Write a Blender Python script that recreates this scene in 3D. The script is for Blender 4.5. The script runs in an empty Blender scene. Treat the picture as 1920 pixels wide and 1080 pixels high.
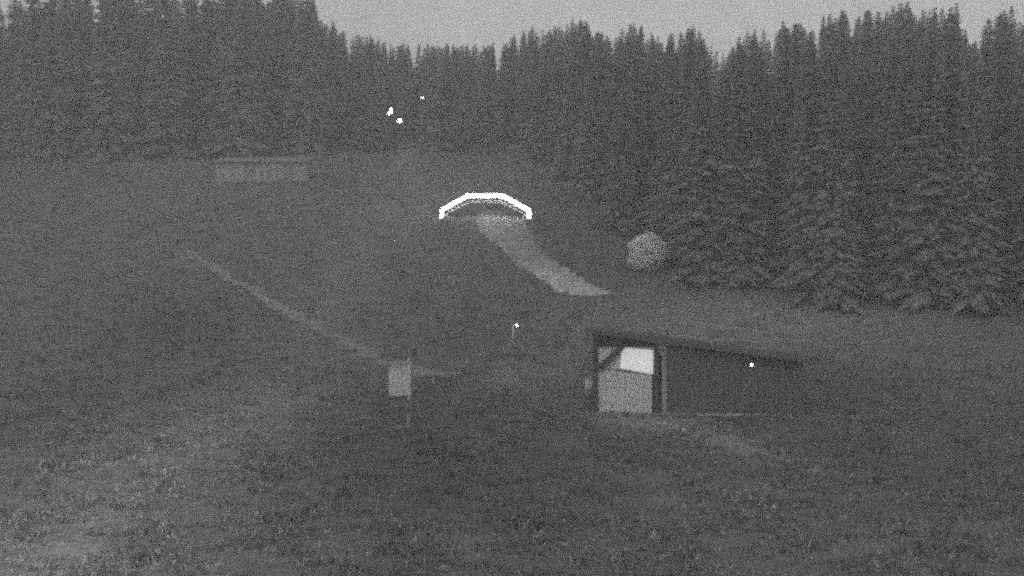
import bpy, math, random
import numpy as np
from mathutils import Vector

random.seed(7)
RNG = np.random.default_rng(7)
scn = bpy.context.scene
COL = scn.collection
R = math.radians

# ------------------------------------------------------------------ camera
F_PX, HOR, CAM_Z = 2638.0, 560.0, 10.0          # focal length and horizon row of the 1920 px wide photograph
cam_d = bpy.data.cameras.new('camera')
cam_d.sensor_width = 36.0
cam_d.lens = F_PX / 1920.0 * 36.0
cam_d.clip_end = 4000.0
cam = bpy.data.objects.new('camera', cam_d)
cam.location = (0, 0, CAM_Z)
cam.rotation_euler = (math.pi / 2 + math.atan((HOR - 540.0) / F_PX), 0, 0)
COL.objects.link(cam)
scn.camera = cam

# ------------------------------------------------------------------ night sky, moon, exposure
SKY_STRENGTH, MOON_STRENGTH = 0.150, 0.03
world = bpy.data.worlds.new('World')
scn.world = world
world.use_nodes = True
wn, wl = world.node_tree.nodes, world.node_tree.links
wn.clear()
sky = wn.new('ShaderNodeTexSky')
sky.sky_type = 'NISHITA'
sky.sun_disc = False
sky.sun_elevation = R(42)
sky.sun_rotation = R(200)
bw = wn.new('ShaderNodeRGBToBW')                 # the night camera sees in black and white
tc = wn.new('ShaderNodeTexCoord')
cl = wn.new('ShaderNodeTexNoise')
cl.inputs['Scale'].default_value = 14.0
cl.inputs['Detail'].default_value = 8.0
cl.inputs['Roughness'].default_value = 0.7
mr = wn.new('ShaderNodeMapRange')
mr.inputs['From Min'].default_value = 0.3
mr.inputs['From Max'].default_value = 0.7
mr.inputs['To Min'].default_value = 0.9
mr.inputs['To Max'].default_value = 1.1
mul = wn.new('ShaderNodeMath'); mul.operation = 'MULTIPLY'
bg = wn.new('ShaderNodeBackground')
bg.inputs['Strength'].default_value = SKY_STRENGTH
wo = wn.new('ShaderNodeOutputWorld')
wl.new(sky.outputs['Color'], bw.inputs['Color'])
wl.new(tc.outputs['Generated'], cl.inputs['Vector'])
wl.new(cl.outputs['Fac'], mr.inputs['Value'])
wl.new(bw.outputs['Val'], mul.inputs[0]); wl.new(mr.outputs['Result'], mul.inputs[1])
wl.new(mul.outputs['Value'], bg.inputs['Color'])
wl.new(bg.outputs['Background'], wo.inputs['Surface'])

moon_d = bpy.data.lights.new('moon', 'SUN')
moon_d.energy = MOON_STRENGTH
moon_d.angle = R(12)
moon = bpy.data.objects.new('moon', moon_d)
moon.rotation_euler = (R(48), 0, R(-20))
COL.objects.link(moon)

scn.view_settings.view_transform = 'Standard'
scn.view_settings.look = 'None'
scn.view_settings.exposure = 0.52
scn.view_settings.gamma = 1.0
scn.view_settings.use_curve_mapping = False
scn.cycles.use_denoising = False                 # keeps the grain of a night picture
scn.cycles.use_adaptive_sampling = True
scn.cycles.adaptive_threshold = 1.0
scn.cycles.adaptive_min_samples = 1
scn.cycles.pixel_filter_type = 'BLACKMAN_HARRIS'
scn.cycles.filter_width = 2.8
scn.cycles.max_bounces = 4

# ------------------------------------------------------------------ helpers
def mat(name, base, var=0.25, scale=6.0, rough=0.9, attr=None, emit=0.0, emit_var=0.0, fine=None, leafy=0.0, finevar=0.3):
    m = bpy.data.materials.new(name)
    m.use_nodes = True
    n, l = m.node_tree.nodes, m.node_tree.links
    p = n['Principled BSDF']
    p.inputs['Roughness'].default_value = rough
    p.inputs['Specular IOR Level'].default_value = 0.2
    t = n.new('ShaderNodeTexCoord')
    no = n.new('ShaderNodeTexNoise')
    no.inputs['Scale'].default_value = scale
    no.inputs['Detail'].default_value = 6.0
    no.inputs['Roughness'].default_value = 0.65
    l.new(t.outputs['Object'], no.inputs['Vector'])
    r = n.new('ShaderNodeMapRange')
    r.inputs['From Min'].default_value = 0.28
    r.inputs['From Max'].default_value = 0.72
    r.inputs['To Min'].default_value = base * (1 - var)
    r.inputs['To Max'].default_value = base * (1 + var)
    l.new(no.outputs['Fac'], r.inputs['Value'])
    out = r.outputs['Result']
    if fine:
        nf = n.new('ShaderNodeTexNoise')
        nf.inputs['Scale'].default_value = fine
        nf.inputs['Detail'].default_value = 4.0
        l.new(t.outputs['Object'], nf.inputs['Vector'])
        rf = n.new('ShaderNodeMapRange')
        rf.inputs['From Min'].default_value = 0.3
        rf.inputs['From Max'].default_value = 0.7
        rf.inputs['To Min'].default_value = 1 - finevar
        rf.inputs['To Max'].default_value = 1 + finevar
        l.new(nf.outputs['Fac'], rf.inputs['Value'])
        mm = n.new('ShaderNodeMath'); mm.operation = 'MULTIPLY'
        l.new(out, mm.inputs[0]); l.new(rf.outputs['Result'], mm.inputs[1])
        out = mm.outputs['Value']
    if attr:
        a = n.new('ShaderNodeAttribute'); a.attribute_name = attr
        mm = n.new('ShaderNodeMath'); mm.operation = 'MULTIPLY'
        l.new(out, mm.inputs[0]); l.new(a.outputs['Fac'], mm.inputs[1])
        out = mm.outputs['Value']
    l.new(out, p.inputs['Base Color'])
    if emit:
        p.inputs['Emission Color'].default_value = (1, 1, 1, 1)
        p.inputs['Emission Strength'].default_value = emit
        if emit_var:
            re = n.new('ShaderNodeMapRange')
            re.inputs['From Min'].default_value = 0.3
            re.inputs['From Max'].default_value = 0.7
            re.inputs['To Min'].default_value = emit * (1 - emit_var)
            re.inputs['To Max'].default_value = emit * (1 + emit_var)
            l.new(no.outputs['Fac'], re.inputs['Value'])
            l.new(re.outputs['Result'], p.inputs['Emission Strength'])
    if leafy:                                     # thin leaves let light through
        tr = n.new('ShaderNodeBsdfTranslucent'); mx = n.new('ShaderNodeMixShader')
        mx.inputs['Fac'].default_value = leafy
        l.new(out, tr.inputs['Color']); l.new(p.outputs['BSDF'], mx.inputs[1]); l.new(tr.outputs['BSDF'], mx.inputs[2])
        l.new(mx.outputs['Shader'], n['Material Output'].inputs['Surface'])
    return m

M = dict(
    ground=mat('meadow_soil', 0.135, 0.3, 0.5, attr='tone', fine=5.0),
    grass=mat('grass_blades', 0.162, 0.5, 3.0, attr='tone'),
    gravel=mat('gravel', 0.43, 0.3, 0.8, attr='path_tone', fine=3.0, finevar=0.4),
    trail=mat('worn_trail', 0.245, 0.25, 0.7, fine=4.0, finevar=0.4),
    faint=mat('faint_trail', 0.19, 0.25, 0.7, fine=4.0, finevar=0.4),
    needles=mat('spruce_needles', 0.285, 0.45, 1.2, leafy=0.5, fine=3.5, finevar=0.75),
    bark=mat('bark', 0.14, 0.3, 5.0),
    blossom=mat('pale_leaves', 0.86, 0.12, 4.0, leafy=0.4),
    wood=mat('dark_timber', 0.10, 0.35, 4.0),
    darkpost=mat('stained_post', 0.07, 0.3, 4.0),
    black=mat('black_metal', 0.02, 0.2, 4.0, 0.6),
    steel=mat('grey_metal', 0.25, 0.2, 4.0, 0.5),
    pale=mat('pale_board', 0.5, 0.15, 3.0),
    paleboard=mat('pale_panel', 0.49, 0.12, 3.0),
    shedwall=mat('shed_cladding', 0.31, 0.15, 1.5),
    shedroof=mat('shed_sheet_roof', 0.26, 0.15, 1.5, 0.7),
    roof=mat('dark_roof_sheet', 0.10, 0.25, 3.0, 0.7),
    concrete=mat('concrete', 0.34, 0.2, 2.0, fine=14.0),
    ring_strip=mat('light_ring_pale', 0.55, 0.15, 2.0),
    tube=mat('glowing_tube', 0.8, 0.02, 2.0, emit=4.2),
    pane=mat('lit_pane', 0.6, 0.1, 2.2, emit=0.29, emit_var=0.14),
    lamp=mat('lamp_bulb', 0.8, 0.02, 2.0, emit=5.0),
    flood=mat('floodlight_glass', 0.8, 0.02, 2.0, emit=22.0),
)

class MB:
    """collects shapes and links them as ONE mesh object"""
    def __init__(s): s.v, s.f = [], []
    def quad(s, pts):
        i = len(s.v); s.v += [tuple(p) for p in pts]; s.f.append(tuple(range(i, i + len(pts))))
        return s
    def box(s, x0, x1, y0, y1, z0, z1, dz=0.0):
        """dz: how much the top drops from x0 to x1"""
        i = len(s.v)
        s.v += [(x0, y0, z0), (x1, y0, z0), (x1, y1, z0), (x0, y1, z0),
                (x0, y0, z1), (x1, y0, z1 - dz), (x1, y1, z1 - dz), (x0, y1, z1)]
        s.f += [tuple(i + k for k in q) for q in ((3, 2, 1, 0), (4, 5, 6, 7), (0, 1, 5, 4), (1, 2, 6, 5), (2, 3, 7, 6), (3, 0, 4, 7))]
        return s
    def bar(s, a, b, w, d, side=(0, 1, 0)):
        """square bar from a to b, w wide across, d deep along side"""
        a, b, sd = Vector(a), Vector(b), Vector(side).normalized()
        t = (b - a).normalized(); u = t.cross(sd).normalized(); i = len(s.v)
        for p in (a, b):
            for su, ss in ((-1, -1), (1, -1), (1, 1), (-1, 1)):
                s.v.append(tuple(p + u * (su * w / 2) + sd * (ss * d / 2)))
        s.f += [tuple(i + k for k in q) for q in ((0, 1, 2, 3), (7, 6, 5, 4), (0, 4, 5, 1), (1, 5, 6, 2), (2, 6, 7, 3), (3, 7, 4, 0))]
        return s
    def tube(s, pts, rad, n=10, cap=True):
        pts = [Vector(p) for p in pts]
        if not isinstance(rad, (list, tuple)): rad = [rad] * len(pts)
        i0 = len(s.v)
        for k, p in enumerate(pts):
            t = (pts[min(k + 1, len(pts) - 1)] - pts[max(k - 1, 0)]).normalized()
            ref = Vector((0, 1, 0)) if abs(t.y) < 0.9 else Vector((1, 0, 0))
            u = t.cross(ref).normalized(); w = t.cross(u)
            for j in range(n):
                a = 2 * math.pi * j / n
                s.v.append(tuple(p + (u * math.cos(a) + w * math.sin(a)) * rad[k]))
        for k in range(len(pts) - 1):
            for j in range(n):
                a, b = i0 + k * n + j, i0 + k * n + (j + 1) % n
                s.f.append((a, b, b + n, a + n))
        if cap:
            s.f.append(tuple(i0 + j for j in range(n))[::-1])
            s.f.append(tuple(i0 + (len(pts) - 1) * n + j for j in range(n)))
        return s
    def ball(s, c, rx, rz=None, n=12, m=8):
        rz = rz or rx
        pts = [(c[0], c[1], c[2] - rz * math.cos(math.pi * k / m)) for k in range(m + 1)]
        rad = [max(1e-3, rx * math.sin(math.pi * k / m)) for k in range(m + 1)]
        return s.tube(pts, rad, n)
    def build(s, name, m, parent=None, smooth=False):
        me = bpy.data.meshes.new(name)
        me.from_pydata(s.v, [], s.f)
        me.materials.append(m)
        if smooth: me.polygons.foreach_set('use_smooth', [True] * len(me.polygons))
        me.update()
        o = bpy.data.objects.new(name, me); COL.objects.link(o)
        if parent: o.parent = parent
        return o

def tag(o, label=None, cat=None, group=None, kind=None):
    if label: o['label'] = label
    if cat: o['category'] = cat
    if group: o['group'] = group
    if kind: o['kind'] = kind
    return o

def empty(name, loc, rz=0.0):
    o = bpy.data.objects.new(name, None)
    o.empty_display_size = 0.3
    o.location = loc; o.rotation_euler = (0, 0, rz)
    COL.objects.link(o)
    return o

def copy_tree(o, parent=None):
    c = o.copy(); COL.objects.link(c)
    if parent: c.parent = parent
    for ch in list(o.children): copy_tree(ch, c)
    return c

# ------------------------------------------------------------------ terrain
PD = np.array([-300, -60, 0, 20, 35, 55, 70, 85, 100, 115, 130, 145, 160, 180, 200, 240, 300, 360, 450, 700, 1200.])
PZ = np.array([-3, 0.5, 1.5, 2.2, 3.1, 3.8, 4.4, 5.6, 8.5, 12.5, 17.4, 21.0, 24.2, 28.2, 31.5, 37.5, 43.5, 45, 40, 32, 25.])
_dd = np.arange(-300, 1200.1, 1.0)
_zz = np.interp(_dd, PD, PZ)
_k = np.hanning(13); _k /= _k.sum()
_zz = np.convolve(np.pad(_zz, 6, mode='edge'), _k, mode='valid')

def zg(x, y):
    x = np.asarray(x, float); y = np.asarray(y, float)
    z = np.interp(y, _dd, _zz)
    z = z + 0.22 * np.sin(x * 0.11 + 1.3) * np.cos(y * 0.09) + 0.12 * np.sin(x * 0.31 + y * 0.23) + 0.06 * np.sin(x * 0.7 - y * 0.5)
    w = np.clip((y - 150) / 100, 0, 1)
    z = z + w * (2.5 * np.sin(x * 0.03 + 0.4))
    return z

def at(px, py):
    """where the line of sight through a pixel of the photograph meets the ground"""
    d = np.arange(22.0, 420.0, 0.1)
    x = (px - 960.0) / F_PX * d
    hit = np.nonzero(zg(x, d) >= CAM_Z + (HOR - py) / F_PX * d)[0]
    k = hit[0] if len(hit) else len(d) - 1
    return Vector((x[k], d[k], float(zg(x[k], d[k]))))

# dry, pale, worn and lush meadow patches, some painting lamp light on the ground: (px, py, half width, half height, factor)
PATCH = [(60, 1000, 420, 330, 1.9), (350, 1080, 500, 110, 1.25), (1350, 1020, 560, 130, 1.3), (640, 800, 420, 120, 0.88), (420, 640, 300, 70, 0.85),
         (560, 560, 260, 70, 0.95), (1390, 607, 290, 52, 1.75), (1780, 680, 200, 60, 1.12), (1000, 700, 110, 45, 1.25), (905, 350, 120, 45, 1.5), (800, 390, 50, 35, 1.4), (765, 250, 45, 40, 1.4), (330, 600, 130, 60, 0.82), (540, 700, 150, 60, 0.8), (740, 800, 160, 60, 0.8), (900, 890, 190, 60, 0.85), (1580, 715, 130, 50, 0.8), (1600, 860, 200, 50, 0.85),  # the pale spots round the arch paint its glow on the slope
         (500, 300, 260, 26, 1.25), (765, 300, 40, 70, 1.3), (940, 920, 220, 70, 0.86), (1360, 720, 160, 50, 0.8), (1080, 440, 160, 100, 0.85), (1180, 785, 90, 22, 1.6), (1260, 797, 60, 14, 1.6), (1330, 818, 60, 14, 1.5), (1400, 838, 75, 18, 1.6), (1500, 868, 80, 16, 1.35), (950, 722, 60, 20, 1.2), (1060, 705, 50, 30, 1.2),  # pale yard below the hatch, with hatch light painted in
         (100, 380, 200, 100, 1.05), (1130, 580, 120, 30, 1.1)]
_P = []
for px, py, rx, ry, f in PATCH:
    c = at(px, min(py, 1075)); e = at(px, max(245, py - ry))
    _P.append((c.x, c.y, rx / F_PX * c.y, max(2.0, e.y - c.y), f))
def tone(x, y):
    t = np.ones_like(np.asarray(x, float))
    for cx, cy, sx, sy, f in _P:
        t = t * (1 + (f - 1) * np.exp(-0.5 * (((x - cx) / sx) ** 2 + ((y - cy) / sy) ** 2) * 2.0))
    return t

def set_attr(me, name, vals):
    a = me.attributes.new(name, 'FLOAT', 'POINT')
    a.data.foreach_set('value', np.asarray(vals, np.float32))

def sheet(name, X, Y, Z, m, kind='structure'):
    ny, nx = X.shape
    me = bpy.data.meshes.new(name)
    v = np.stack([X, Y, Z], -1).reshape(-1, 3)
    i = (np.arange(ny - 1)[:, None] * nx + np.arange(nx - 1)[None]).reshape(-1)
    f = np.stack([i, i + 1, i + 1 + nx, i + nx], -1)
    me.from_pydata(v.tolist(), [], f.tolist())
    me.materials.append(m)
    me.polygons.foreach_set('use_smooth', [True] * len(me.polygons))
    me.update()
    o = bpy.data.objects.new(name, me); COL.objects.link(o)
    o['kind'] = kind
    return o

gy = np.concatenate([np.arange(-120, 16, 8.0), np.arange(16, 200, 0.9), np.arange(200, 320, 4.0), np.arange(320, 701, 20.0)])
gx = np.concatenate([np.arange(-444, -84, 12.0), np.arange(-84, 84.1, 1.0), np.arange(96, 445, 12.0)])
X, Y = np.meshgrid(gx, gy)
ground = sheet('ground', X, Y, zg(X, Y), M['ground'])
set_attr(ground.data, 'tone', tone(X, Y).reshape(-1))

PATHS = []                                        # world outlines that grass keeps off
def ribbon(name, left, right, m, lift=0.05, n=60, k=9, keep=True, wob=0.12, path_tone=None):
    L = np.array([at(*p)[:2] for p in left]); Q = np.array([at(*p)[:2] for p in right])
    def res(P):
        s = np.concatenate([[0], np.cumsum(np.linalg.norm(np.diff(P, axis=0), axis=1))])
        t = np.linspace(0, s[-1], n)
        out = np.stack([np.interp(t, s, P[:, j]) for j in (0, 1)], -1)
        ker = np.hanning(9); ker /= ker.sum()
        for j in (0, 1):
            pad = np.concatenate([2 * out[0, j] - out[4:0:-1, j], out[:, j], 2 * out[-1, j] - out[-2:-6:-1, j]])
            out[:, j] = np.convolve(pad, ker, mode='valid')
        return out
    L, Q = res(L), res(Q)
    L += RNG.normal(0, wob, L.shape); Q += RNG.normal(0, wob, Q.shape)
    u = np.linspace(0, 1, k)[None, :]
    X = L[:, :1] * (1 - u) + Q[:, :1] * u
    Y = L[:, 1:] * (1 - u) + Q[:, 1:] * u
    o = sheet(name, X, Y, zg(X, Y) + lift + 0.03 * np.sin(np.pi * u), m)
    if path_tone is not None:
        t = np.linspace(0, 1, n)[:, None]
        w = np.interp(t, *path_tone) * np.interp(u, (0, 0.45, 1), (1.06, 1.02, 0.82))  # brightness varies along and across the path
        set_attr(o.data, 'path_tone', w.reshape(-1))
    if keep: PATHS.append((L, Q))
    return o

ribbon('gravel_path', [(895, 397), (893, 403), (905, 440), (940, 470), (980, 505), (1020, 530), (1055, 549), (1090, 558), (1120, 556), (1146, 551)],
       [(955, 397), (978, 403), (992, 430), (1014, 468), (1045, 497), (1080, 514), (1105, 530), (1120, 538), (1135, 545), (1148, 550)], M['gravel'], wob=0.2, path_tone=((0, 0.2, 0.33, 0.5, 0.62, 0.75, 0.9, 1), (0.8, 0.85, 0.72, 0.66, 0.78, 1.08, 1.18, 1.05)))
ribbon('footpath', [(345, 472), (420, 524), (500, 572), (580, 618), (660, 657), (730, 689), (790, 706), (835, 710)],
       [(360, 468), (428, 512), (508, 556), (588, 602), (668, 642), (736, 672), (795, 692), (835, 700)], M['trail'], n=90, k=5, wob=0.22)
ribbon('forest_track', [(728, 236), (738, 270), (748, 310), (756, 345), (772, 380), (800, 404), (822, 415)],
       [(762, 236), (780, 270), (790, 310), (800, 345), (812, 372), (826, 392), (840, 404)], M['faint'], n=50, k=5, wob=0.5)
# ------------------------------------------------------------------ meadow grass (one mass nobody could count)
def in_paths(x, y):
    keep = np.ones(len(x), bool)
    for L, Q in PATHS:
        poly = np.concatenate([L, Q[::-1]])
        ins = np.zeros(len(x), bool)
        j = len(poly) - 1
        for i in range(len(poly)):
            xi, yi, xj, yj = poly[i, 0], poly[i, 1], poly[j, 0], poly[j, 1]
            c = ((yi > y) != (yj > y)) & (x < (xj - xi) * (y - yi) / (yj - yi + 1e-9) + xi)
            ins ^= c; j = i
        keep &= ~(ins & (RNG.random(len(x)) < 0.8))
    return keep

def grass():
    xs, ys, hs = [], [], []
    for d0, d1, n, h in ((22, 45, 34000, 0.11), (45, 80, 42000, 0.13), (80, 130, 46000, 0.17), (130, 190, 30000, 0.22)):
        d = np.sqrt(RNG.uniform(d0 * d0, d1 * d1, n))
        xs.append(RNG.uniform(-0.42, 0.42, n) * d); ys.append(d); hs.append(h * RNG.uniform(0.4, 1.6, n))
    x, y, h = map(np.concatenate, (xs, ys, hs))
    clump = np.sin(x * 1.3 + 2 * np.sin(y * 0.7)) * np.cos(y * 1.1 + x * 0.4)
    h = h * (1 + 0.45 * clump)
    k = in_paths(x, y); x, y, h = x[k], y[k], h[k]
    z = zg(x, y); t = tone(x, y) * np.clip(RNG.lognormal(-0.17, 0.55, len(x)), 0.25, 2.3)
    NB = 4
    V = np.empty((len(x), NB, 3, 3)); 
    for b in range(NB):
        a = RNG.uniform(0, 2 * np.pi, len(x)); r = RNG.uniform(0, 0.5, len(x)) * h
        bx, by = x + r * np.cos(a), y + r * np.sin(a)
        w = h * 0.16; a2 = RNG.uniform(0, np.pi, len(x))
        V[:, b, 0] = np.stack([bx - w * np.cos(a2), by - w * np.sin(a2), z - 0.04], -1)
        V[:, b, 1] = np.stack([bx + w * np.cos(a2), by + w * np.sin(a2), z - 0.04], -1)
        V[:, b, 2] = np.stack([bx + h * 0.7 * np.cos(a), by + h * 0.7 * np.sin(a), z + h * RNG.uniform(0.5, 1.1, len(x))], -1)
    nv = len(x) * NB * 3
    me = bpy.data.meshes.new('meadow_grass')
    me.vertices.add(nv); me.vertices.foreach_set('co', V.reshape(-1))
    nf = nv // 3
    me.loops.add(nv); me.loops.foreach_set('vertex_index', np.arange(nv, dtype=np.int32))
    me.polygons.add(nf); me.polygons.foreach_set('loop_start', np.arange(0, nv, 3, dtype=np.int32))
    me.update(calc_edges=True)
    set_attr(me, 'tone', np.repeat(t, NB * 3))
    me.materials.append(M['grass'])
    o = bpy.data.objects.new('meadow_grass', me); COL.objects.link(o)
    tag(o, 'rough meadow grass in tufts over the whole slope', 'grass', kind='stuff')
grass()

# ------------------------------------------------------------------ spruces
def spruce(seed, H=20.0, wide=3.0, bare=0.06):
    r = random.Random(seed)
    root = empty('spruce_tree', (0, 0, 0))
    tr = MB().tube([(0, 0, -0.8), (0.05, 0, H * 0.3), (0, 0.05, H * 0.7), (0, 0, H * 0.985)], [0.30, 0.22, 0.11, 0.02], 7)
    tr.build('trunk', M['bark'], root, True)
    c = MB()
    z = H * bare
    while z < H * 0.985:
        f = 1 - (z - H * bare) / (H * (1 - bare))
        L0 = wide * (f ** 0.85) * (0.9 + 0.2 * r.random()) + 0.12
        nb = 7 + int(9 * f ** 0.5)
        a0 = r.random() * 6.28
        for j in range(nb):
            a = a0 + 6.283 * j / nb + r.uniform(-0.3, 0.3)
            L = L0 * r.uniform(0.6, 1.15)
            ca, sa = math.cos(a), math.sin(a)
            rise = r.uniform(-0.05, 0.18) if f > 0.25 else r.uniform(0.1, 0.4)
            droop = r.uniform(0.25, 0.5) * (f + 0.1)
            W = L * r.uniform(0.11, 0.19) + 0.06
            seg = 3
            prev = None
            for k in range(seg + 1):
                t = k / seg
                rad = L * t
                zz = z + rise * L * t - droop * L * t * t
                w = W * (0.35 + 0.65 * math.sin(math.pi * min(1, t * 0.8 + 0.1))) * (1.0 if k < seg else 0.15)
                c0 = Vector((ca * rad, sa * rad, zz)); sd = Vector((-sa, ca, 0)) * w
                hang = Vector((0, 0, -w * r.uniform(0.35, 0.8)))
                cur = (c0 - sd + hang, c0, c0 + sd + hang)
                if prev:
                    c.quad((prev[0], cur[0], cur[1], prev[1])); c.quad((prev[1], cur[1], cur[2], prev[2]))
                prev = cur
            for q in range(2):                              # hanging sprays
                t = r.uniform(0.35, 0.95); rad = L * t; zz = z + rise * L * t - droop * L * t * t
                p = Vector((ca * rad, sa * rad, zz)); sd = Vector((-sa, ca, 0)) * (W * r.uniform(0.4, 0.9))
                dn = Vector((ca * 0.1, sa * 0.1, -r.uniform(0.3, 0.8) * (0.4 + 0.6 * f)))
                c.quad((p - sd, p + sd, p + sd * 0.3 + dn))
        z += (0.30 + 0.30 * f) * r.uniform(0.8, 1.2)
    c.build('crown', M['needles'], root)
    return root

protos = [spruce(1, 20, 3.2), spruce(2, 20, 3.6, 0.05), spruce(3, 20, 2.8, 0.06), spruce(4, 20, 3.4, 0.04), spruce(5, 20, 4.0, 0.05)]
used = set()
def plant(x, y, h, w, kind):
    k = random.randrange(len(protos))
    o = protos[k] if k not in used else copy_tree(protos[k])
    used.add(k)
    o.location = (x, y, float(zg(x, y)) - 0.1)
    o.rotation_euler = (R(random.uniform(-2, 2)), R(random.uniform(-2, 2)), random.uniform(0, 6.28))
    s = h / 20.0
    o.scale = (s * w, s * w, s)
    tag(o, *{'right': ('tall dark spruce in the dense forest behind the front row right of the glowing arch', 'tree', 'spruces of the forest right of the arch'),
             'front': ('tall spruce in the front row at the foot of the right forest', 'tree', 'front row of the forest on the right'),
             'left': ('tall dark spruce in the dense forest on the upper left slope', 'tree', 'spruces of the forest on the upper left slope'),
             'far': ('small distant spruce on the ridge below the open sky', 'tree', 'distant spruces along the ridge')}[kind])

def scatter(cells, spacing, jitter=0.38):
    d0, d1, test = cells
    out, row, d = [], 0, d0
    while d < d1:
        x = -0.46 * d + (row % 2) * spacing / 2
        while x < 0.46 * d:
            xx, yy = x + random.uniform(-1, 1) * jitter * spacing, d + random.uniform(-1, 1) * jitter * spacing
            if test(960 + xx / yy * F_PX, yy): out.append((xx, yy))
            x += spacing
        d += spacing * 0.87; row += 1
    return out

def right_front(p): return float(np.interp(p, [1010, 1090, 1150, 1280, 1500, 1900, 2200], [170, 140, 124, 109, 103, 97, 95]))
def right_ok(p, d):
    front = right_front(p)
    return p > 1030 and d > front and d < front + 52
def left_ok(p, d):
    if 715 < p < 815 and d < 214: return False
    if p < 600: return 182 < d < 216
    if p < 1150: return 186 < d < 214
    return False
def top_limit(p):
    return np.interp(p, [0, 560, 600, 660, 760, 900, 955, 975, 1000, 1040, 1085, 1115, 1150, 1180, 1215, 1240, 1270, 1300, 1325, 1352, 1380, 1420, 1450, 1490, 1530, 1560, 1640, 1700, 1800, 1825, 1850, 1880, 1920, 2100],
                     [-190, -110, 22, 54, 72, 76, 70, 48, 45, 40, 25, 45, 62, 30, 45, 68, 50, 36, 60, 102, 62, 40, 52, 20, 35, 10, 0, -10, 0, 50, 20, 5, 0, -20])
for kind, pts in (('right', scatter((92, 172, right_ok), 5.4)), ('left', scatter((182, 220, left_ok), 6.2))):
    for x, y in pts:
        p = 960 + x / y * F_PX
        zmax = CAM_Z + (HOR - top_limit(p)) / F_PX * y - float(zg(x, y))
        h = min(random.uniform(20, 25) if p > 600 else random.uniform(22, 30), zmax * random.uniform(0.9, 1.0))
        if h < 5: continue
        plant(x, y, h, random.uniform(0.85, 1.15) * (20 / h) ** 0.5, 'front' if kind == 'right' and p > 1150 and y < right_front(p) + 5.5 else kind)
for i in range(70):                                          # the ridge
    p = 560 + (1440 - 560) * (i + random.random() * 0.6) / 70
    y = random.uniform(218, 236); x = (p - 960) / F_PX * y
    zmax = CAM_Z + (HOR - top_limit(p)) / F_PX * y - float(zg(x, y))
    plant(x, y, max(8, min(24, zmax * random.uniform(0.94, 1.0))), random.uniform(0.75, 1.0), 'far')
# the wood that goes on behind: a mass in which no tree can be told from the next
def wood():
    base = [o for o in protos[2].children if o.name.startswith('crown')][0].data
    n = len(base.vertices); co = np.empty(n * 3); base.vertices.foreach_get('co', co); co = co.reshape(-1, 3)
    faces = [p for p in base.polygons]
    tri = np.array([list(p.vertices)[:3] for p in faces] + [[p.vertices[0], p.vertices[2], p.vertices[3]] for p in faces if len(p.vertices) == 4])
    vs, fs, c = [], [], 0
    for i in range(260):
        q = i / 260
        p = random.uniform(-150, 620) if i < 100 else random.uniform(600, 1010) if i < 160 else random.uniform(960, 2060)
        y = random.uniform(217, 262) if i < 160 else random.uniform(158, 215)
        x = (p - 960) / F_PX * y
        zmax = CAM_Z + (HOR - top_limit(p)) / F_PX * y - float(zg(x, y))
        h = min(random.uniform(21, 27), zmax * (random.uniform(0.92, 0.99) if 600 < p < 960 else random.uniform(0.88, 0.98)))
        if h < 8: continue
        a = random.uniform(0, 6.28); s = h / 20; w = s * random.uniform(1.0, 1.4)
        R2 = np.array([[math.cos(a), -math.sin(a), 0], [math.sin(a), math.cos(a), 0], [0, 0, 1]])
        v = (co @ R2.T) * np.array([w, w, s]) + np.array([x, y, float(zg(x, y)) - 0.3])
        vs.append(v); fs.append(tri + c); c += n
    V, Fc = np.concatenate(vs), np.concatenate(fs)
    me = bpy.data.meshes.new('background_forest')
    me.vertices.add(len(V)); me.vertices.foreach_set('co', V.reshape(-1))
    me.loops.add(Fc.size); me.loops.foreach_set('vertex_index', Fc.reshape(-1).astype(np.int32))
    me.polygons.add(len(Fc)); me.polygons.foreach_set('loop_start', np.arange(0, Fc.size, 3, dtype=np.int32))
    me.update(calc_edges=True)
    me.materials.append(M['needles'])
    o = bpy.data.objects.new('background_forest', me); COL.objects.link(o)
    tag(o, 'dark mass of forest behind the front rows of spruces', 'forest', kind='stuff')
wood()
NT = sum(1 for o in COL.objects if o.name.startswith('spruce_tree'))
print('trees', NT)

# ------------------------------------------------------------------ glowing arch at the head of the gravel path
A = at(911, 409)
PXM = F_PX / A.y                                             # pixels per metre at the arch
arch = empty('light_arch', A)
tag(arch, 'glowing white arch of five straight light tubes over the head of the gravel path', 'arch')
prof = [((828 - 911) / PXM, -0.25), ((829 - 911) / PXM, (409 - 394) / PXM), ((877 - 911) / PXM, (409 - 367.5) / PXM),
        ((942 - 911) / PXM, (409 - 367.5) / PXM), ((991 - 911) / PXM, (409 - 394) / PXM), ((993.5 - 911) / PXM, -0.25)]
for a, b in zip(prof[:-1], prof[1:]):
    MB().tube([(a[0], 0, a[1]), (b[0], 0, b[1])], 0.175, 12).ball((b[0], 0, b[1]), 0.175).ball((a[0], 0, a[1]), 0.175).build('light_tube', M['tube'], arch, True)
for a, b in zip(prof[:-1], prof[1:]):                        # dark backing added to outline the tubes in black
    MB().bar((a[0], 0.22, a[1]), (b[0], 0.22, b[1]), 0.60, 0.10).build('tube_outline', M['black'], arch)
for a, b in zip(prof[:-1], prof[1:]):                        # pale strip added to stand for the lit band inside the tubes
    MB().bar((a[0] * 0.90, 0.30, a[1] * 0.76), (b[0] * 0.90, 0.30, b[1] * 0.76), 0.32, 0.03).build('light_ring_strip', M['ring_strip'], arch)
for s in (0, 5):
    MB().box(prof[s][0] - 0.4, prof[s][0] + 0.4, -0.35, 0.45, -0.9, -0.05).build('footing', M['concrete'], arch)

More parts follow.
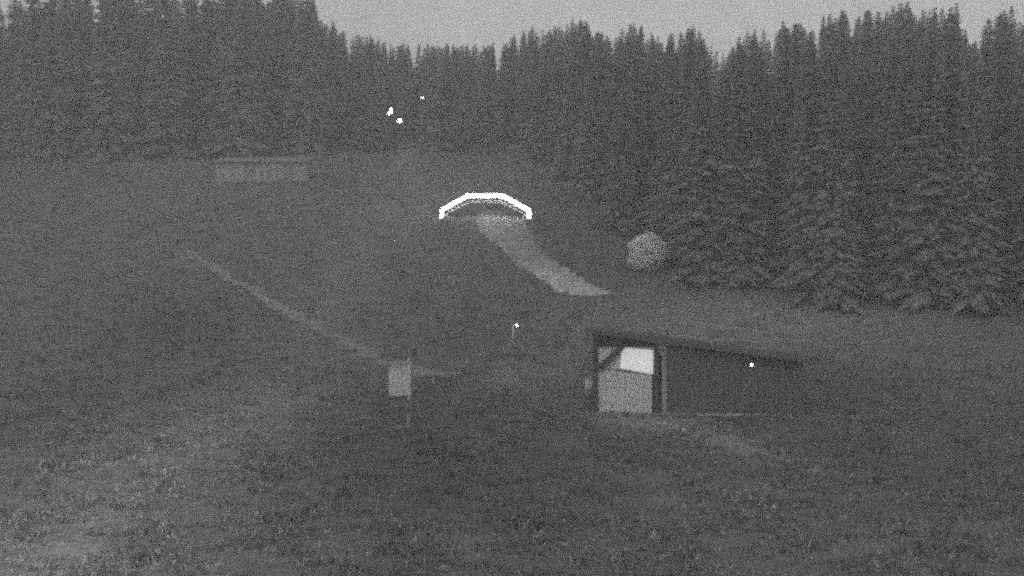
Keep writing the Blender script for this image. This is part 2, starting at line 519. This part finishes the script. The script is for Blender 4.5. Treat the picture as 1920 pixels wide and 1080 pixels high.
# ------------------------------------------------------------------ timber kiosk with the lit hatch
K0 = at(1112, 774)
kz = K0.z
kiosk = empty('kiosk', K0, R(-8))
tag(kiosk, 'dark timber kiosk with a lit square hatch and pale counter front', 'kiosk')
SC = F_PX / K0.y
def S(px): return (px - 1112) / SC
def H(py): return (774 - py) / SC
LEN = S(1495)
def top_at(s): return H(622) - (H(622) - H(672)) * s / LEN
MB().box(-0.1, LEN + 0.1, -0.1, 3.7, -1.2, 0.03).build('plinth', M['concrete'], kiosk)
for s, mname in ((S(1112), 'darkpost'), (S(1226), 'darkpost'), (S(1240), 'steel')):
    MB().box(s, s + 0.24, -0.12, 0.12, 0.03, top_at(s)).build('post', M[mname], kiosk)
s = S(1250)
while s < LEN - 0.1:                                         # wall of upright planks
    w = 0.27
    MB().box(s, s + w - 0.012, random.uniform(-0.015, 0.015), 0.06, 0.03, top_at(s) - 0.02, (top_at(s) - top_at(s + w))).build('plank', M['wood'], kiosk)
    s += w
MB().box(S(1122), LEN, 3.5, 3.6, 0.03, H(672)).build('back_wall', M['wood'], kiosk)
MB().box(LEN - 0.02, LEN + 0.06, 0.07, 3.5, 0.03, top_at(LEN) - 0.02).build('side_wall', M['wood'], kiosk)
MB().box(S(1112) + 0.02, S(1112) + 0.1, 0.13, 3.5, 0.03, top_at(0) - 0.02).build('side_wall', M['wood'], kiosk)
s = S(1119)                                                  # pale counter front boards under the hatch
while s < S(1222):
    w = min(0.45, S(1222) - s)
    MB().box(s + 0.004, s + w - 0.004, 0.02, 0.08, 0.03, H(691) - 0.33 * (s / S(1222)) + random.uniform(0, 0.01)).build('counter_board', M['paleboard'], kiosk)
    s += 0.45
MB().box(S(1121), S(1166), 0.03, 0.09, H(692), H(652)).build('gable_panel', M['pale'], kiosk)
MB().box(S(1121), S(1226), 0.04, 0.10, H(650), top_at(S(1121)) - 0.03, top_at(S(1121)) - top_at(S(1226))).build('fascia', M['darkpost'], kiosk)
corner = [(S(1161), H(691)), (S(1225), H(702)), (S(1225), H(655)), (S(1166), H(650))]     # the hatch hangs a little askew
win = MB()
for (a0, a1), (b0, b1) in zip(corner, corner[1:] + corner[:1]):
    win.bar((a0, 0.02, a1), (b0, 0.02, b1), 0.05, 0.12)
win = win.build('hatch_window', M['pale'], kiosk)
pn = MB().quad([(a, 0.0, b) for a, b in corner]).quad([(a, 0.03, b) for a, b in corner][::-1])
pn.build('pane', M['pane'], win)
MB().bar((S(1123), -0.16, H(692)), (S(1170), -0.16, H(646)), 0.30, 0.08).build('brace', M['darkpost'], kiosk)
nsh = 11
for i in range(nsh):                                         # roof sheets, falling to the right
    a, b = -0.3 + (LEN + 0.6) * i / nsh, -0.3 + (LEN + 0.6) * (i + 1) / nsh
    up = 0.012 * (i % 2)
    MB().bar((a, 1.75, top_at(a) + 0.10 + up), (b + 0.03, 1.75, top_at(b) + 0.10 + up), 0.05, 4.5).build('roof_sheet', M['roof'], kiosk)
MB().bar((-0.3, -0.55, top_at(-0.3) + 0.02), (LEN + 0.3, -0.55, top_at(LEN + 0.3) + 0.02), 0.22, 0.05).build('eaves_board', M['wood'], kiosk)

# ------------------------------------------------------------------ long low pale shed by the forest edge
B = at(490, 341)
k = F_PX / B.y
shed = empty('shed', B, R(2))
tag(shed, 'long low pale shed at the foot of the forest on the left', 'shed')
w2 = 86 / k; hh = 2.1
for i in range(12):
    a = -w2 + 2 * w2 * i / 12
    if i in (4, 9): continue
    MB().box(a + 0.015, a + 2 * w2 / 12 - 0.015, random.uniform(-0.015, 0.015), 0.08, -0.3, hh).build('wall_panel', M['shedwall'], shed)
for i in (4, 9):
    a = -w2 + 2 * w2 * i / 12
    d = MB().box(a + 0.03, a + 2 * w2 / 12 - 0.03, 0.03, 0.08, -0.3, hh - 0.05).build('door', M['shedroof'], shed)
    MB().box(a + 0.15, a + 0.2, -0.03, 0.03, 0.85, 1.05).build('handle', M['steel'], d)
MB().box(-w2, w2, 4.4, 4.5, -0.3, hh + 0.9).box(-w2 + 0.001, -w2 + 0.08, 0.08, 4.4, -0.3, hh).box(w2 - 0.08, w2 - 0.001, 0.08, 4.4, -0.3, hh).build('rear_wall', M['shedwall'], shed)
for i in range(10):
    a, b = -w2 - 0.2 + (2 * w2 + 0.4) * i / 10, -w2 - 0.2 + (2 * w2 + 0.4) * (i + 1) / 10
    MB().bar((((a + b) / 2), -0.35, hh + 0.06 + 0.01 * (i % 2)), (((a + b) / 2), 4.8, hh + 1.0 + 0.01 * (i % 2)), (b - a) + 0.02, 0.06, (0, -0.18, 0.98)).build('roof_sheet', M['shedroof'], shed)

# ------------------------------------------------------------------ round pale bush
P = at(1216, 508)
k = F_PX / P.y
bush = empty('round_bush', P)
tag(bush, 'round pale bush standing alone in front of the dark forest', 'bush')
st = MB()
for i in range(7):
    a = i * 0.9
    st.tube([(0.1 * math.cos(a), 0.1 * math.sin(a), -0.2), (0.5 * math.cos(a), 0.5 * math.sin(a), 0.9), (0.9 * math.cos(a), 0.9 * math.sin(a), 1.8)], [0.05, 0.035, 0.01], 5)
st.build('stem', M['bark'], bush)
cr = MB()
rx, rz = 38 / k, 35 / k
for i in range(8000):
    v = Vector((random.gauss(0, 1), random.gauss(0, 1), random.gauss(0, 1))).normalized()
    q = random.uniform(0.7, 1.05) ** 0.5 * (1 + 0.07 * math.sin(4.3 * v.x + 2 + 2 * v.y) * math.cos(5.1 * v.z + 1 + v.x) + 0.04 * math.sin(9 * v.x + 7 * v.z))
    c = Vector((v.x * rx * q, v.y * rx * q, rz * 0.93 + v.z * rz * q))
    if c.z < 0.02: continue
    u = Vector((random.gauss(0, 1), random.gauss(0, 1), random.gauss(0, 1))).normalized() * 0.13
    w = u.orthogonal().normalized() * 0.09
    cr.quad((c - u, c + w, c + u, c - w))
cr.build('crown', M['blossom'], bush)

# ------------------------------------------------------------------ pale board on posts by the footpath
P = at(750, 748)
k = F_PX / P.y
board = empty('information_board', P, R(6))
tag(board, 'pale upright board on two posts beside the narrow footpath', 'board')
x0, x1 = -21 / k, 20 / k
MB().box(x0, x1, -0.05, 0.02, 6 / k, 56 / k).build('panel', M['paleboard'], board)
MB().box(x0 - 0.04, x1 + 0.04, -0.08, 0.05, 56 / k, 56 / k + 0.07).build('cap_rail', M['pale'], board)
for x, h in ((x0 + 0.1, 60), (x1 - 0.16, 76)):
    MB().box(x, x + 0.12, 0.025, 0.14, -0.4, h / k).build('post', M['pale'], board)

# ------------------------------------------------------------------ little lamps
def path_lamp(px, py_base, py_light, label, rad_px=2.5, dx=0.0, pole='steel'):
    P = at(px, py_base); k = F_PX / P.y
    o = empty('post_lamp', P); tag(o, label, 'lamp', 'small lamps on posts')
    h = (py_base - py_light) / k; r = rad_px / k
    MB().tube([(dx, 0, -0.4), (dx, 0, h - r * 0.4)], [0.07, 0.05], 8).build('pole', M[pole], o, True)
    MB().bar((dx - 0.03 if dx else 0, 0.06, h), (0.001 + (0.05 if not dx else 0), 0.06, h), 0.05, 0.05).build('bracket', M['black'], o)
    hd = MB().tube([(0, r * 0.9, h), (0, r * 1.2, h)], [r * 1.9, r * 1.9], 16).build('lamp_dark_rim', M['black'], o)  # dark disc added for a black rim round the light
    MB().ball((0, 0, h), r).build('bulb', M['lamp'], hd, True)
path_lamp(969, 648, 611, 'low bollard lamp with a pale post on the grass below the gravel path', 2.4, dx=-0.25, pole='pale')
path_lamp(1409, 800, 685, 'small lamp on a post in front of the dark kiosk wall', 2.4, pole='wood')
path_lamp(791, 292, 183, 'tall thin lamp post at the forest edge above the arch', 2.2)

# floodlight mast at the head of the forest track
P = at(741, 290); k = F_PX / P.y
mast = empty('floodlight_mast', P)
tag(mast, 'mast with two bright floodlight heads beside the forest track', 'floodlight')
hz = lambda py: (290 - py) / k
MB().tube([(0, 0, -0.5), (0, 0, hz(203))], [0.12, 0.07], 8).build('pole', M['black'], mast, True)
MB().tube([(-0.9, -0.05, hz(203)), (0.9, -0.05, hz(215))], 0.05, 6).build('cross_arm', M['black'], mast, True)
for px, py, L, ang in ((733, 210, 0.42, 62), (750, 228, 0.26, 40)):
    x, z = (px - 741) / k, hz(py)
    d = Vector((math.cos(R(ang)), 0, math.sin(R(ang))))
    c = Vector((x, -0.25, z))
    hd = MB().bar(c - d * (L + 0.1) + Vector((0, 0.2, 0)), c + d * (L + 0.1) + Vector((0, 0.2, 0)), 0.62, 0.22).build('lamp_head', M['black'], mast)
    bend = d.cross(Vector((0, 1, 0))) * 0.22
    MB().tube([c - d * L + bend, c, c + d * L + bend * 1.1], [0.09, 0.15, 0.10], 10).build('lamp_glass', M['flood'], hd, True)
    MB().bar(c + Vector((0, 0.3, 0)), (0, 0.02, z + 0.1), 0.06, 0.06).build('bracket', M['black'], mast)

# ------------------------------------------------------------------ small things on the grass
P = at(1104, 736); k = F_PX / P.y
bin_ = empty('litter_bin', P); tag(bin_, 'small pale litter bin on the grass left of the kiosk', 'litter bin')
MB().tube([(0, 0, -0.1), (0, 0, 0.72)], [0.20, 0.23], 14).build('body', M['pale'], bin_, True)
MB().tube([(0, 0, 0.72), (0, 0, 0.78), (0, 0, 0.84)], [0.26, 0.25, 0.08], 14).build('lid', M['steel'], bin_, True)
P = at(766, 806); k = F_PX / P.y
mk = empty('marker_post', P); tag(mk, 'short pale marker post in the grass below the upright board', 'post')
MB().box(-0.07, 0.07, -0.07, 0.07, -0.3, 0.62).build('shaft', M['steel'], mk)
MB().quad(((-0.08, -0.08, 0.621), (0.08, -0.08, 0.621), (0, 0, 0.72))).quad(((0.08, -0.08, 0.621), (0.08, 0.08, 0.621), (0, 0, 0.72))).quad(((0.08, 0.08, 0.621), (-0.08, 0.08, 0.621), (0, 0, 0.72))).quad(((-0.08, 0.08, 0.621), (-0.08, -0.08, 0.621), (0, 0, 0.72))).build('cap', M['steel'], mk)

# ------------------------------------------------------------------ thin mist, added to lift the dark tones
hz_m = bpy.data.materials.new('lifting_mist')
hz_m.use_nodes = True
hn, hl = hz_m.node_tree.nodes, hz_m.node_tree.links
hn.clear()
pv = hn.new('ShaderNodeVolumePrincipled')
pv.inputs['Color'].default_value = (0.98, 0.98, 0.98, 1)
pv.inputs['Density'].default_value = 0.0031
pv.inputs['Anisotropy'].default_value = 0.1
ho = hn.new('ShaderNodeOutputMaterial')
hl.new(pv.outputs['Volume'], ho.inputs['Volume'])
haze = MB().box(-460, 460, -140, 720, -4.0, 85.0).build('haze', hz_m)
tag(haze, 'thin even mist added over the slope to lift its dark tones', 'mist', kind='stuff')
